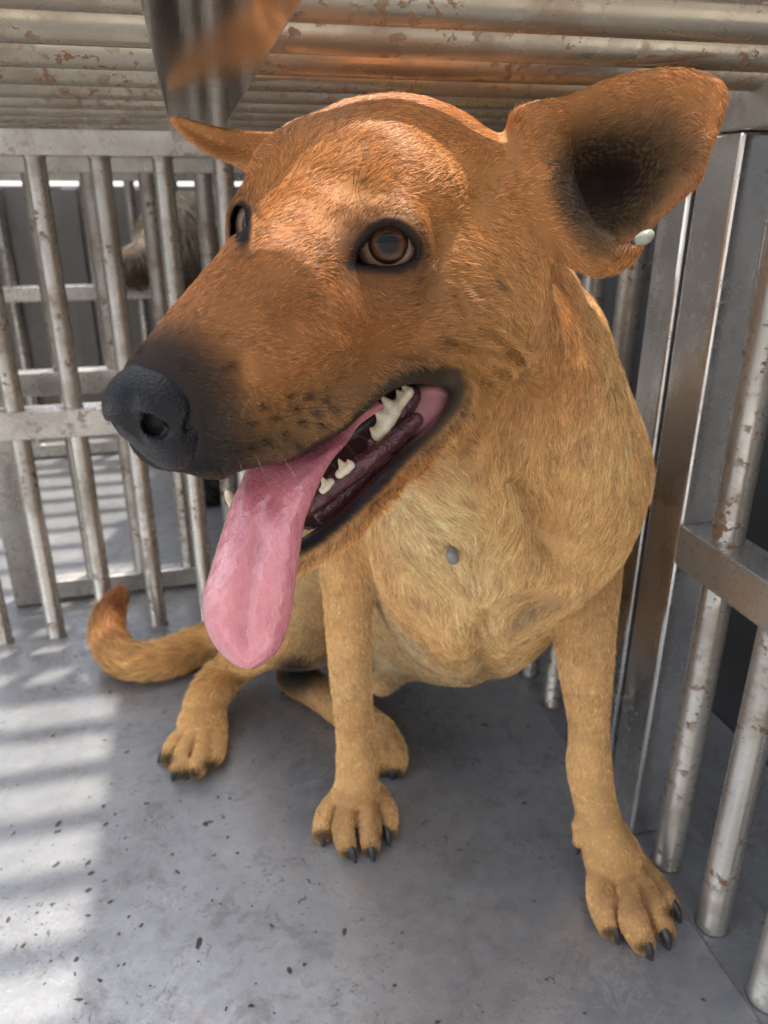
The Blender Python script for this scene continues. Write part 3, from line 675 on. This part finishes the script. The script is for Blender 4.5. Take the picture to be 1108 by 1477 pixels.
def make_fur(name, V, Q, N, area, density_fn, total, parent, rad_scale, mat, coat_fn, flow_fn, seg=5, clump=1.0):
    ctr = V[Q].mean(1)
    dens = density_fn(ctr, N[Q].mean(1))*area
    nS = total; idx = rng.choice(len(Q), nS, p=dens/dens.sum())
    u = rng.random((nS, 1)); w = rng.random((nS, 1)); q = Q[idx]
    def bil(A): return (A[q[:, 0]]*(1-u)*(1-w)+A[q[:, 1]]*u*(1-w)+A[q[:, 2]]*u*w+A[q[:, 3]]*(1-u)*w)
    P = bil(V); Nn = bil(N); Nn /= np.linalg.norm(Nn, axis=1, keepdims=True)+1e-9
    C, fur, L, wet = coat_fn(P)
    keep = rng.random(nS) < fur
    P, Nn, C, L = P[keep], Nn[keep], C[keep], L[keep]; nS = len(P)
    D = flow_fn(P, Nn); T = np.cross(Nn, D)
    ang = .35*wob(P, 60, 2.0)+.30*wob(P, 190, 5.0)+rng.normal(0, .16, nS)
    D = D*np.cos(ang)[:, None]+T*np.sin(ang)[:, None]; T = np.cross(Nn, D)
    lift = np.clip(.22+.13*wob(P, 160, 9.0)+rng.normal(0, .11, nS), .04, .7)
    L = L*np.clip(rng.normal(1, .22, nS), .4, 1.7)
    curl = rng.normal(0, .14, nS)
    pts = np.empty((nS, seg, 3))
    for k in range(seg):
        t = k/(seg-1)
        pts[:, k] = P-Nn*.0004+D*(L*t)[:, None]*(1-.10*t)+Nn*(L*lift*(t-.62*t*t))[:, None]+T*(L*curl*t*t)[:, None]
    dd = proj(P)[2]
    cs = np.where(dd < .40, .0024, .0046)*np.clip(L/.008, .7, 1.5)
    cls = np.round(cs/.0004).astype(np.int64); cs = cls*.0004
    key = np.floor((P+.0012*np.stack([wob(P, 300, k) for k in (1., 2., 3.)], 1))/cs[:, None]).astype(np.int64)
    kk = ((key[:, 0]+4000)*8000+key[:, 1]+4000)*8000+key[:, 2]+4000+cls*(1 << 42)
    _, inv = np.unique(kk, return_inverse=True); cnt = np.bincount(inv)
    tip = np.stack([np.bincount(inv, pts[:, -1, i])/cnt for i in range(3)], 1)[inv]
    cl = np.clip(rng.normal(.55, .2, cnt.size), 0, .9)[inv]*clump*np.where(dd > .40, .75, 1.0); ctone = np.clip(rng.normal(1, .14, cnt.size), .6, 1.5)[inv]
    for k in range(1, seg):
        t = k/(seg-1); pts[:, k] += (tip-pts[:, -1] if k < seg-1 else tip-pts[:, k])*(cl*t**1.5)[:, None]
    r0 = rad_scale*(.000105+.00015*np.clip(dd-.25, 0, .8))*np.clip(rng.normal(1, .2, nS), .5, 1.6)
    rad = np.stack([r0*(1-.9*(k/(seg-1))**1.6) for k in range(seg)], 1)
    tone = np.clip(rng.normal(1, .28, nS)*(1+.09*wob(P, 420, 3.0)), .35, 1.9)
    C = np.clip(C*(tone*ctone)[:, None], .003, .95)
    hc = bpy.data.hair_curves.new(name); hc.add_curves([seg]*nS)
    hc.attributes['position'].data.foreach_set('vector', pts.reshape(-1).astype(np.float32))
    a = hc.attributes.get('radius') or hc.attributes.new('radius', 'FLOAT', 'POINT')
    a.data.foreach_set('value', rad.reshape(-1).astype(np.float32))
    a = hc.attributes.new('coat', 'FLOAT_COLOR', 'POINT')
    Cp = np.ones((nS, seg, 4), np.float32)
    for k in range(seg): Cp[:, k, :3] = C*(.62+.66*k/(seg-1))  # agouti root-to-tip tone, with shade between strands put into the colour
    a.data.foreach_set('color', np.clip(Cp, 0, 1).reshape(-1))
    hc.materials.append(mat)
    o = bpy.data.objects.new(name, hc); COL.objects.link(o); o.parent = parent; o['kind'] = 'stuff'
    return o

def fur_mat(name, rough=.42):
    m = bpy.data.materials.new(name); m.use_nodes = True; t = m.node_tree; b = t.nodes['Principled BSDF']
    at = t.nodes.new('ShaderNodeAttribute'); at.attribute_name = 'coat'; t.links.new(at.outputs['Color'], b.inputs['Base Color'])
    b.inputs['Roughness'].default_value = rough; b.inputs['Specular IOR Level'].default_value = .55; b.inputs['Specular Tint'].default_value = (1, .86, .66, 1)
    return m
M_FUR = fur_mat('dog_fur')
M = Mat('dog_skin'); at = M.n('Attribute', attribute_name='coat'); wt = M.n('Attribute', attribute_name='wet')
v = M.coords(jitter=False); nz = M.noise(v, 400, 3, .6)
M.set(Base_Color=at.outputs['Color'], Roughness=M.math('SUBTRACT', .62, M.math('MULTIPLY', wt.outputs['Fac'], .36), True)); M.set(Specular_IOR_Level=M.math('ADD', M.math('MULTIPLY', wt.outputs['Fac'], .4), .12)); M.bump(nz, .35, .0005)
M_SKIN = M.m

def attr_mesh(name, V, Q, mat, C, wet):
    o = mesh_ob(name, V.tolist(), Q.tolist(), mat); me = o.data
    a = me.attributes.new('coat', 'FLOAT_COLOR', 'POINT'); a.data.foreach_set('color', np.concatenate([C, np.ones((len(C), 1))], 1).astype(np.float32).reshape(-1))
    a = me.attributes.new('wet', 'FLOAT', 'POINT'); a.data.foreach_set('value', wet.astype(np.float32)); return o

# ---------------------------------------------------------------- the dog
fld = sculpt_dog(); V, Q = fld.mesh(); del fld
N, area = vert_normals(V, Q); V = press(V, N); N, area = vert_normals(V, Q)
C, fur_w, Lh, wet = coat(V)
dog = attr_mesh('dog', V, Q, M_SKIN, C*(1-.36*fur_w[:, None]), wet)  # skin darkened where furred: shade deep in the coat, put into the colour
tag(dog, 'tan short-haired dog sitting with mouth open and long pink tongue hanging out', 'dog')
def dens(P, Nf):
    px, py, d = proj(P)
    back = np.where((Nf@((CAM-P.mean(0))/np.linalg.norm(CAM-P.mean(0)))) < -.25, .22, 1.0)
    c_ = coat(P)
    return back*np.clip((.30/d)**1.35, .15, 1.6)*(.35+.65*c_[1])*np.clip((.0062/c_[2])**.9, .4, 2.2)
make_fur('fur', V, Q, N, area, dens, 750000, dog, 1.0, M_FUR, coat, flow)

# ---------------------------------------------------------------- eyes
def eye_mat():
    M = Mat('dog_eye'); tc = M.n('TexCoord'); sx = M.n('SeparateXYZ'); M.l(tc.outputs['Object'], sx.inputs[0])
    r = M.math('SQRT', M.math('ADD', M.math('POWER', sx.outputs[0], 2.0), M.math('POWER', sx.outputs[1], 2.0)))
    rr = M.math('DIVIDE', r, EYE_R)
    c = M.ramp(rr, [(0, (.003, .003, .004)), (.27, (.003, .003, .004)), (.33, (.028, .010, .004)), (.45, (.11, .036, .010)), (.52, (.04, .013, .005)), (.555, (.008, .006, .006)), (.60, (.01, .008, .008)), (.64, (.34, .22, .16)), (.80, (.36, .22, .165)), (1, (.25, .13, .10))])
    at = M.math('ARCTAN2', sx.outputs[1], sx.outputs[0]); cmb = M.n('CombineXYZ'); M.l(at, cmb.inputs[0]); M.l(M.math('MULTIPLY', rr, .4), cmb.inputs[1])
    st = M.noise(cmb.outputs[0], 9, 4, .7); c = M.mix(M.math('MULTIPLY', st, .6), c, (.01, .006, .004))
    M.set(Base_Color=c, Roughness=.4, Specular_IOR_Level=.15, Coat_Weight=.34, Coat_Roughness=.008, Coat_IOR=1.42); return M.m
M_EYE = eye_mat()
q = ray(560, 350); oc = CAM-EYE_L; bq = q@oc; tq = (-bq-math.sqrt(bq*bq-(q@q)*(oc@oc-EYE_R**2)))/(q@q)
gaze = Vector(CAM+q*tq-EYE_L).normalized()
for c in (EYE_L, EYE_Rt):
    V_, F_ = [], []
    nu, nv = 40, 28
    for j in range(nv+1):
        for i in range(nu):
            th = math.pi*j/nv; ph = 2*math.pi*i/nu; rr = EYE_R*(1+.030*math.exp(-(th/.55)**4))
            V_.append((rr*math.sin(th)*math.cos(ph), rr*math.sin(th)*math.sin(ph), rr*math.cos(th)))
    for j in range(nv):
        for i in range(nu): F_.append((j*nu+i, (j+1)*nu+i, (j+1)*nu+(i+1) % nu, j*nu+(i+1) % nu))
    e = mesh_ob('eye', V_, F_, M_EYE, dog); e.location = Vector(c)
    e.rotation_euler = gaze.to_track_quat('Z', 'Y').to_euler()

# ---------------------------------------------------------------- nose
def local_axis(c, half, st): return [np.arange(c[i]-half, c[i]+half, st) for i in range(3)]
nf = Field(*local_axis(hd(95, -2, -38), .032, .0005))
nf.ell(hd(93, -2.5, -35), HR, np.array([15, 12.5, 11])*HS, .006)
nf.cone(hd(72, 0, -26), hd(92, -1, -34), 8*HS, 8*HS, .014)
for s in (1, -1):
    nf.ell(hd(101, -2.8+6.2*s, -38+(s < 0)*2.2), HR, np.array([9.5, 8.0-(s < 0)*.8, 9.5-(s < 0)*1.2])*HS, .008)
    nf.ell(hd(94, -2.5+9.5*s, -40), HR, np.array([11, 6.0, 8.5])*HS, .008)
nf.ell(hd(95.5, .5, -46.5), HR, np.array([8, 8, 9])*HS, .008)
nf.ell(hd(90, 0, -47), HR, np.array([11, 12, 8])*HS, .010)
nf.chain([(at_d(202, 605, .2300), .0016), (at_d(210, 612, .2303), .0030), (at_d(222, 622, .2300), .0036), (at_d(234, 628, .2293), .0022), (at_d(246, 633, .2285), .0010)], .0016, 'cut')
nf.chain([(at_d(214, 615, .2300), .0032), (at_d(224, 612, .246), .0030)], .001, 'cut')
nf.chain([(hd(109, -9.5, -41), 1.6*HS), (hd(105, -14.0, -43), 1.6*HS)], .003, 'cut')
nf.chain([(at_d(278, 566, .2335), .0010), (at_d(285, 580, .2340), .0016), (at_d(283, 600, .2345), .0015), (at_d(270, 618, .2340), .0010)], .003, 'cut')
nf.chain([(at_d(178, 572, .2275), .0008), (at_d(178, 592, .2280), .0014), (at_d(184, 615, .2310), .0014), (at_d(192, 638, .2340), .0012)], .004, 'cut')
Vn, Qn = nf.mesh(); Vn = hd(86, .5, -39)+(Vn-hd(86, .5, -39))*.94
M = Mat('dog_nose'); v = M.coords(jitter=False)
vo = M.n('TexVoronoi', feature='F1'); vo.inputs['Scale'].default_value = 900; M.l(v, vo.inputs['Vector'])
peb = M.ramp(vo.outputs['Distance'], [(0, 1.0), (.75, 0)])
big = M.noise(v, 90, 3)
M.set(Base_Color=M.mix(big, (.004, .004, .005), (.009, .009, .011)), Roughness=M.math('ADD', M.math('MULTIPLY', big, .2), .17), Specular_IOR_Level=.22)
M.bump(M.math('ADD', peb, M.math('MULTIPLY', M.noise(v, 2500, 2), .4)), .5, .0004); M_NOSE = M.m
mesh_ob('nose', Vn.tolist(), Qn.tolist(), M_NOSE, dog)

# ---------------------------------------------------------------- tongue
TROW = [((560, 585), (490, 560), .336, .003), ((520, 612), (440, 600), .322, .0035), ((500, 640), (400, 640), .308, .004), ((479, 664), (362, 668), .297, .0042), ((462, 695), (346, 698), .290, .0042), ((449, 727), (333, 727), .286, .004), ((440, 752), (324, 755), .284, .004),
        ((435, 782), (314, 786), .283, .004), ((430, 815), (304, 820), .283, .004), ((426, 848), (295, 850), .284, .004), ((422, 878), (292, 876), .2855, .0038), ((415, 908), (297, 906), .287, .0036), ((403, 936), (310, 932), .289, .0032), ((384, 956), (328, 952), .2905, .0026), ((366, 965), (343, 962), .2915, .0016)]
def loft(rows, sub):
    rows = np.array([[*a, *b, d, t] for a, b, d, t in rows], float); n = len(rows); out = []
    for i in range(n-1):
        p0, p1, p2, p3 = rows[max(i-1, 0)], rows[i], rows[i+1], rows[min(i+2, n-1)]
        for k in range(sub):
            t = k/sub; out.append(.5*((2*p1)+(-p0+p2)*t+(2*p0-5*p1+4*p2-p3)*t*t+(-p0+3*p1-3*p2+p3)*t**3))
    out.append(rows[-1]); return np.array(out)
rows = loft(TROW, 8); ns = 40; TV, TF = [], []
for ri, (xa, ya, xb, yb, d, th) in enumerate(rows):
    s_ = ri/len(rows)
    for k in range(ns):
        a = 2*math.pi*k/ns; u = math.cos(a); w = math.sin(a)
        x = (xa+xb)/2+(xa-xb)/2*u; y = (ya+yb)/2+(ya-yb)/2*u
        front = w > 0
        prof = abs(w)**.75
        groove = .0042*math.exp(-((u+.05)/.16)**2)*min(1, max(0, (s_-.15)*3))*min(1, (1-s_)*4) if front else 0
        rim = .0016*math.exp(-((abs(u)-.72)/.22)**2)
        side = .006*u*u*(.4+.6*min(1, s_*2))      # edges fall away from the viewer
        rip = .0005*math.sin(ri*.55+u*5)*math.sin(ri*.21+u*9)
        dd = d-(th*prof if front else -th*prof)+side-(rim*prof if front else 0)+groove+rip
        TV.append(at_d(x, y, dd))
for i in range(len(rows)-1):
    for k in range(ns): TF.append((i*ns+k, i*ns+(k+1) % ns, (i+1)*ns+(k+1) % ns, (i+1)*ns+k))
TF.append(tuple(range(ns))[::-1]); TF.append(tuple((len(rows)-1)*ns+k for k in range(ns)))
M = Mat('dog_tongue'); v = M.coords((1, 1, .35), jitter=False); n1 = M.noise(v, 55, 5, .65, 1.2); n2 = M.noise(M.coords(jitter=False), 700, 2, .5); n3 = M.noise(v, 260, 4, .65, 1.0)
c = M.mix(M.ramp(n1, [(.35, 0), (.7, 1)]), (.46, .125, .15), (.58, .205, .235))
M.set(Base_Color=c, Roughness=M.math('ADD', M.math('MULTIPLY', n3,   .28), .14), Coat_Weight=1.0, Coat_Roughness=.10, Subsurface_Weight=.25, Subsurface_Radius=(.006, .002, .0015), Subsurface_Scale=.6)
n4 = M.noise(M.coords((1, 1, .22), jitter=False), 420, 4, .6, .8)
M.bump(M.math('ADD', M.math('MULTIPLY', n1, .5), M.math('ADD', M.math('MULTIPLY', n4, 1.3), M.math('MULTIPLY', n2, .5))), .6, .0010); M_TONGUE = M.m
mesh_ob('tongue', TV, TF, M_TONGUE, dog)

# ---------------------------------------------------------------- teeth, gums, claws
M = Mat('dog_tooth'); n = M.noise(M.coords(), 160, 4); M.set(Base_Color=M.mix(M.ramp(n, [(.4, 0), (.75, 1)]), (.72, .66, .52), (.50, .38, .20)), Roughness=.28, Subsurface_Weight=.1, Subsurface_Scale=.004); M_TOOTH = M.m
M = Mat('dog_gum'); n = M.noise(M.coords(jitter=False), 120, 4, .6, 1); M.set(Base_Color=M.mix(n, (.035, .010, .012), (.15, .045, .052)), Roughness=.22); M.bump(n, .9, .003); M_GUM = M.m
def lumps(name, chains, mat, st=.0006, k=.002):
    pts = [(at_d(x, y, d), r) for ch in chains for x, y, d, r in ch]
    P = np.array([p for p, r in pts]); rm = max(r for p, r in pts)+.003; lo, hi = P.min(0)-rm, P.max(0)+rm
    ff = Field(*[np.arange(lo[i], hi[i], st) for i in range(3)])
    for ch in chains: ff.chain([(at_d(x, y, d), r) for x, y, d, r in ch], k)
    a, b = ff.mesh(); return mesh_ob(name, a.tolist(), b.tolist(), mat, dog)
lumps('tooth', [[(546, 626, .336, .0032), (541, 622, .3352, .0020), (535, 618, .3348, .0006)], [(552, 618, .336, .0036), (560, 600, .337, .0036)], [(560, 606, .337, .0036), (550, 599, .3358, .0024), (541, 590, .3350, .0006)],
                 [(566, 594, .337, .0036), (560, 584, .3362, .0026), (551, 573, .3352, .0007)], [(560, 600, .337, .0034), (574, 584, .338, .0030)]], M_TOOTH, .00042, .0014)
lumps('tooth', [[(576, 582, .338, .0028), (588, 566, .339, .0026)], [(580, 574, .338, .0026), (573, 564, .3372, .0007)], [(588, 566, .339, .0024), (581, 556, .338, .0007)]], M_TOOTH, .00042, .0012)
lumps('tooth', [[(490, 684, .3190, .0019), (505, 671, .3192, .0019)], [(498, 677, .3190, .0022), (493, 670, .3182, .0014), (489, 663, .3176, .0005)], [(505, 671, .3190, .0016), (502, 664, .3182, .0005)]], M_TOOTH, .00036, .001)
lumps('tooth', [[(466, 707, .3172, .0016), (477, 695, .3175, .0016)], [(471, 701, .3172, .0018), (467, 694, .3166, .0011), (464, 688, .3160, .0005)]], M_TOOTH, .00036, .001)
lumps('tooth', [[(340, 727, .306, .0028), (333, 717, .303, .0024), (329, 709, .301, .0013)]], M_TOOTH)
lumps('gum', [[(440, 735, .322, .004), (480, 702, .324, .0045), (520, 672, .328, .0045), (560, 642, .333, .004), (600, 606, .338, .0035)]], M_GUM, .0008, .004)
lumps('gum', [[(575, 600, .345, .0055), (592, 570, .346, .005), (545, 640, .343, .005)], [(520, 690, .336, .006), (570, 645, .341, .006), (470, 735, .332, .006)]], M_GUM, .0008, .004)
M = Mat('dog_claw'); n = M.noise(M.coords((1, 1, .3)), 300, 3); M.set(Base_Color=M.mix(n, (.010, .010, .011), (.05, .048, .045)), Roughness=.28); M_CLAW = M.m
CLAWS = [((881, 1334, .012), (891, 1362, .0025)), ((928, 1358, .012), (938, 1385, .0025)), ((956, 1345, .011), (964, 1371, .0025)), ((969, 1306, .011), (980, 1331, .0025)), ((832, 1212, .032), (833, 1230, .024)),
         ((463, 1192, .011), (466, 1213, .0025)), ((502, 1215, .012), (510, 1236, .0025)), ((532, 1212, .012), (537, 1234, .0025)), ((556, 1190, .011), (560, 1212, .0025)),
         ((244, 1078, .012), (233, 1091, .003)), ((258, 1102, .012), (252, 1117, .003)), ((281, 1102, .012), (272, 1116, .003)), ((303, 1088, .012), (298, 1104, .003)),
         ((557, 1098, .011), (553, 1110, .003)), ((571, 1100, .011), (567, 1116, .003))]
for ci, (a, b) in enumerate(CLAWS):
    if ci > 4: a = (a[0], a[1]+5, a[2]+.001); b = (b[0]+(b[0]-a[0])*.25, b[1]+9, b[2])
    A, B = at_z(*a), at_z(*b); ax = B-A; Lc = np.linalg.norm(ax); ax /= Lc
    up_ = np.array([0, 0, 1.0]); up_ -= ax*(up_@ax); up_ /= np.linalg.norm(up_); sd_ = np.cross(ax, up_)
    V_, F_ = [], []; m = 12; rings = 8
    for i in range(rings+1):
        t = i/rings; c = A-ax*.004+ax*(Lc*1.18+.004)*t+up_*.0024*math.sin(t*math.pi)*.9; rr = .0042*(1-t**2.2)+.0007
        for k in range(m):
            an = 2*math.pi*k/m; V_.append(c+rr*(.75*math.cos(an)*sd_+1.05*math.sin(an)*up_))
    for i in range(rings):
        for k in range(m): F_.append((i*m+k, i*m+(k+1) % m, (i+1)*m+(k+1) % m, (i+1)*m+k))
    F_.append(tuple(rings*m+k for k in range(m))); mesh_ob('claw', V_, F_, M_CLAW, dog)

# ---------------------------------------------------------------- whiskers and brow hairs
M = Mat('whisker'); M.set(Base_Color=(.015, .012, .01), Roughness=.35); M_WH = M.m
WH = [((414, 572), (545, 575), .018, .9), ((445, 573), (560, 560), .014, .8), ((468, 577), (575, 583), .012, .8), ((426, 591), (560, 600), .016, .9), ((454, 595), (580, 602), .014, .8), ((435, 609), (540, 640), .016, .8), ((411, 626), (470, 705), .018, .9),
      ((427, 642), (500, 690), .014, .8), ((383, 636), (440, 712), .018, .8), ((360, 646), (388, 705), .014, .8), ((337, 653), (352, 690), .012, .7), ((462, 612), (520, 668), .014, .8), ((396, 604), (450, 690), .02, .8), ((330, 637), (330, 690), .01, .7),
      ((600, 660), (612, 690), .008, .7), ((560, 700), (585, 735), .008, .7), ((520, 742), (545, 765), .008, .7), ((490, 765), (510, 790), .008, .7), ((440, 800), (452, 832), .008, .7),
      ((513, 268), (530, 190), .010, .9), ((517, 272), (545, 205), .012, .9), ((510, 266), (512, 200), .010, .8), ((362, 250), (318, 185), .008, .8), ((372, 235), (350, 185), .008, .8), ((365, 245), (330, 200), .006, .8)]
hc = bpy.data.hair_curves.new('whiskers'); sg = 8; hc.add_curves([sg]*len(WH)); pts, rad = [], []
vis = (N@(-cf)) > .1; vx, vy, vd = proj(V[vis])
for (a, b, out, wd) in WH:
    j = np.argmin((vx-a[0])**2+(vy-a[1])**2+1e3*(vd > .42)); d0 = vd[j]
    for k in range(sg):
        t = k/(sg-1); sag = 8*math.sin(t*math.pi)*(1 if b[1] < 300 else -1)
        pts.append(at_d(a[0]+(b[0]-a[0])*t, a[1]+(b[1]-a[1])*t+sag, d0-out*t*.8)); rad.append(.00016*wd*(1-.8*t))
hc.attributes['position'].data.foreach_set('vector', np.array(pts, np.float32).reshape(-1))
(hc.attributes.get('radius') or hc.attributes.new('radius', 'FLOAT', 'POINT')).data.foreach_set('value', np.array(rad, np.float32))
hc.materials.append(M_WH); wo = bpy.data.objects.new('whiskers', hc); COL.objects.link(wo); wo.parent = dog; wo['kind'] = 'stuff'

# ---------------------------------------------------------------- ticks on the dog
def tick(label, chain, col):
    M = Mat('tick_skin'); n = M.noise(M.coords(), 200, 3); M.set(Base_Color=M.mix(n, tuple(x*.8 for x in col), col), Roughness=.25); M.bump(n, .15, .0005)
    o = lumps('tick', [chain], M.m, .0004, .002); o.parent = None; tag(o, label, 'tick')
    hdm = lumps('tick_head', [[(chain[0][0]-(chain[-1][0]-chain[0][0])*.6, chain[0][1]-(chain[-1][1]-chain[0][1])*.4, chain[0][2]+.001, .0012), (chain[0][0], chain[0][1], chain[0][2], .0015)]], M_CLAW, .0003, .001)
    hdm.parent = o
tick('pale pearly swollen tick clinging to the lower edge of the big upright ear', [(922, 346, .3270, .0022), (930, 343, .3262, .0029), (936, 339, .3268, .0024)], (.34, .34, .27))
j = np.argmin((vx-652)**2+(vy-803)**2); dt = vd[j]
tick('dark grey swollen tick in the pale fur of the chest', [(652, 792, dt-.007, .0022), (652, 800, dt-.008, .0036), (654, 806, dt-.0075, .0034)], (.20, .19, .17))

# ---------------------------------------------------------------- the dog in the next cage
def far_dog():
    f = Field(np.arange(-.30, .20, .005), np.arange(1.05, 1.54, .005), np.arange(-.002, .52, .005))
    B = lambda x, y, z: np.array([x, y, z])
    f.chain([(B(.005, 1.40, .20), .115), (B(.0, 1.33, .30), .100), (B(-.02, 1.28, .38), .075)], .03)
    f.chain([(B(.02, 1.45, .10), .10), (B(.07, 1.42, .09), .085)], .03)
    f.chain([(B(-.03, 1.25, .40), .062), (B(-.06, 1.20, .425), .056), (B(-.10, 1.165, .40), .033), (B(-.135, 1.14, .385), .024)], .02)
    f.cone(B(-.02, 1.23, .47), B(-.035, 1.25, .425), .012, .026, .012); f.cone(B(-.10, 1.26, .465), B(-.08, 1.25, .42), .012, .026, .012)
    for sx in (-.055, .055):
        f.chain([(B(sx, 1.27, .28), .04), (B(sx, 1.25, .14), .024), (B(sx, 1.245, .03), .020), (B(sx-.005, 1.215, .016), .020)], .02)
    f.chain([(B(.10, 1.36, .03), .034), (B(.09, 1.27, .02), .026)], .02)
    return f
def far_coat(P):
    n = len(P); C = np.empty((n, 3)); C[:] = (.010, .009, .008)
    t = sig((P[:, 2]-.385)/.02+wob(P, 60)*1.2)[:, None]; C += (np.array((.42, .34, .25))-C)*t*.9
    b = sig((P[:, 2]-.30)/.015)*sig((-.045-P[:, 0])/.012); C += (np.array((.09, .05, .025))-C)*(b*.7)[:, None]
    return C, np.ones(n), np.full(n, .028), np.zeros(n)
def far_flow(P, N):
    D = np.zeros_like(P); D[:, 2] = -1; D[:, 0] = .3; D -= (D*N).sum(1, keepdims=True)*N
    return D/(np.linalg.norm(D, axis=1, keepdims=True)+1e-9)
V2, Q2 = far_dog().mesh(); N2, a2 = vert_normals(V2, Q2); C2 = far_coat(V2)[0]
V2 = V2+np.array([.055, .02, .0])
dog2 = attr_mesh('dog', V2, Q2, M_SKIN, C2*.6, np.zeros(len(V2)))  # skin colour darkened to stand for shade under the fur
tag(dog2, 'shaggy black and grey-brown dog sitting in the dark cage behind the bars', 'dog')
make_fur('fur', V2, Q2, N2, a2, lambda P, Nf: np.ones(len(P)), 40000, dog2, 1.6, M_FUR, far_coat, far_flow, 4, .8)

# ---------------------------------------------------------------- crumbs and grit on the cage floor
rs = random.Random(11); V_, F_ = [], []
for i in range(230):
    if i < 150: x, y = rs.gauss(-.09, .10), rs.gauss(.46, .12)
    else: x, y = rs.uniform(-.3, .28), rs.uniform(.15, .80)
    if x > .29 or y > .82: continue
    s = rs.choice([.0006, .0008, .0010, .0014, .0019])*rs.uniform(.7, 1.2); e = rs.uniform(1, 2.2); an = rs.uniform(0, 3.14); b0 = len(V_); n = 7
    for k in range(n):
        t = 6.283*k/n; r = s*rs.uniform(.45, 1.35); u, w = r*e*math.cos(t), r*math.sin(t)
        V_.append((x+u*math.cos(an)-w*math.sin(an), y+u*math.sin(an)+w*math.cos(an), .0041))
    V_.append((x, y, .0041+s*rs.uniform(.25, .6)))
    for k in range(n): F_.append((b0+k, b0+(k+1) % n, b0+n))
M_CRUMB = plain('dirt_crumbs', (.055, .045, .034), .9, 0, 300, .5, .5)
gr = mesh_ob('dirt_crumbs', V_, F_, M_CRUMB); gr['kind'] = 'stuff'
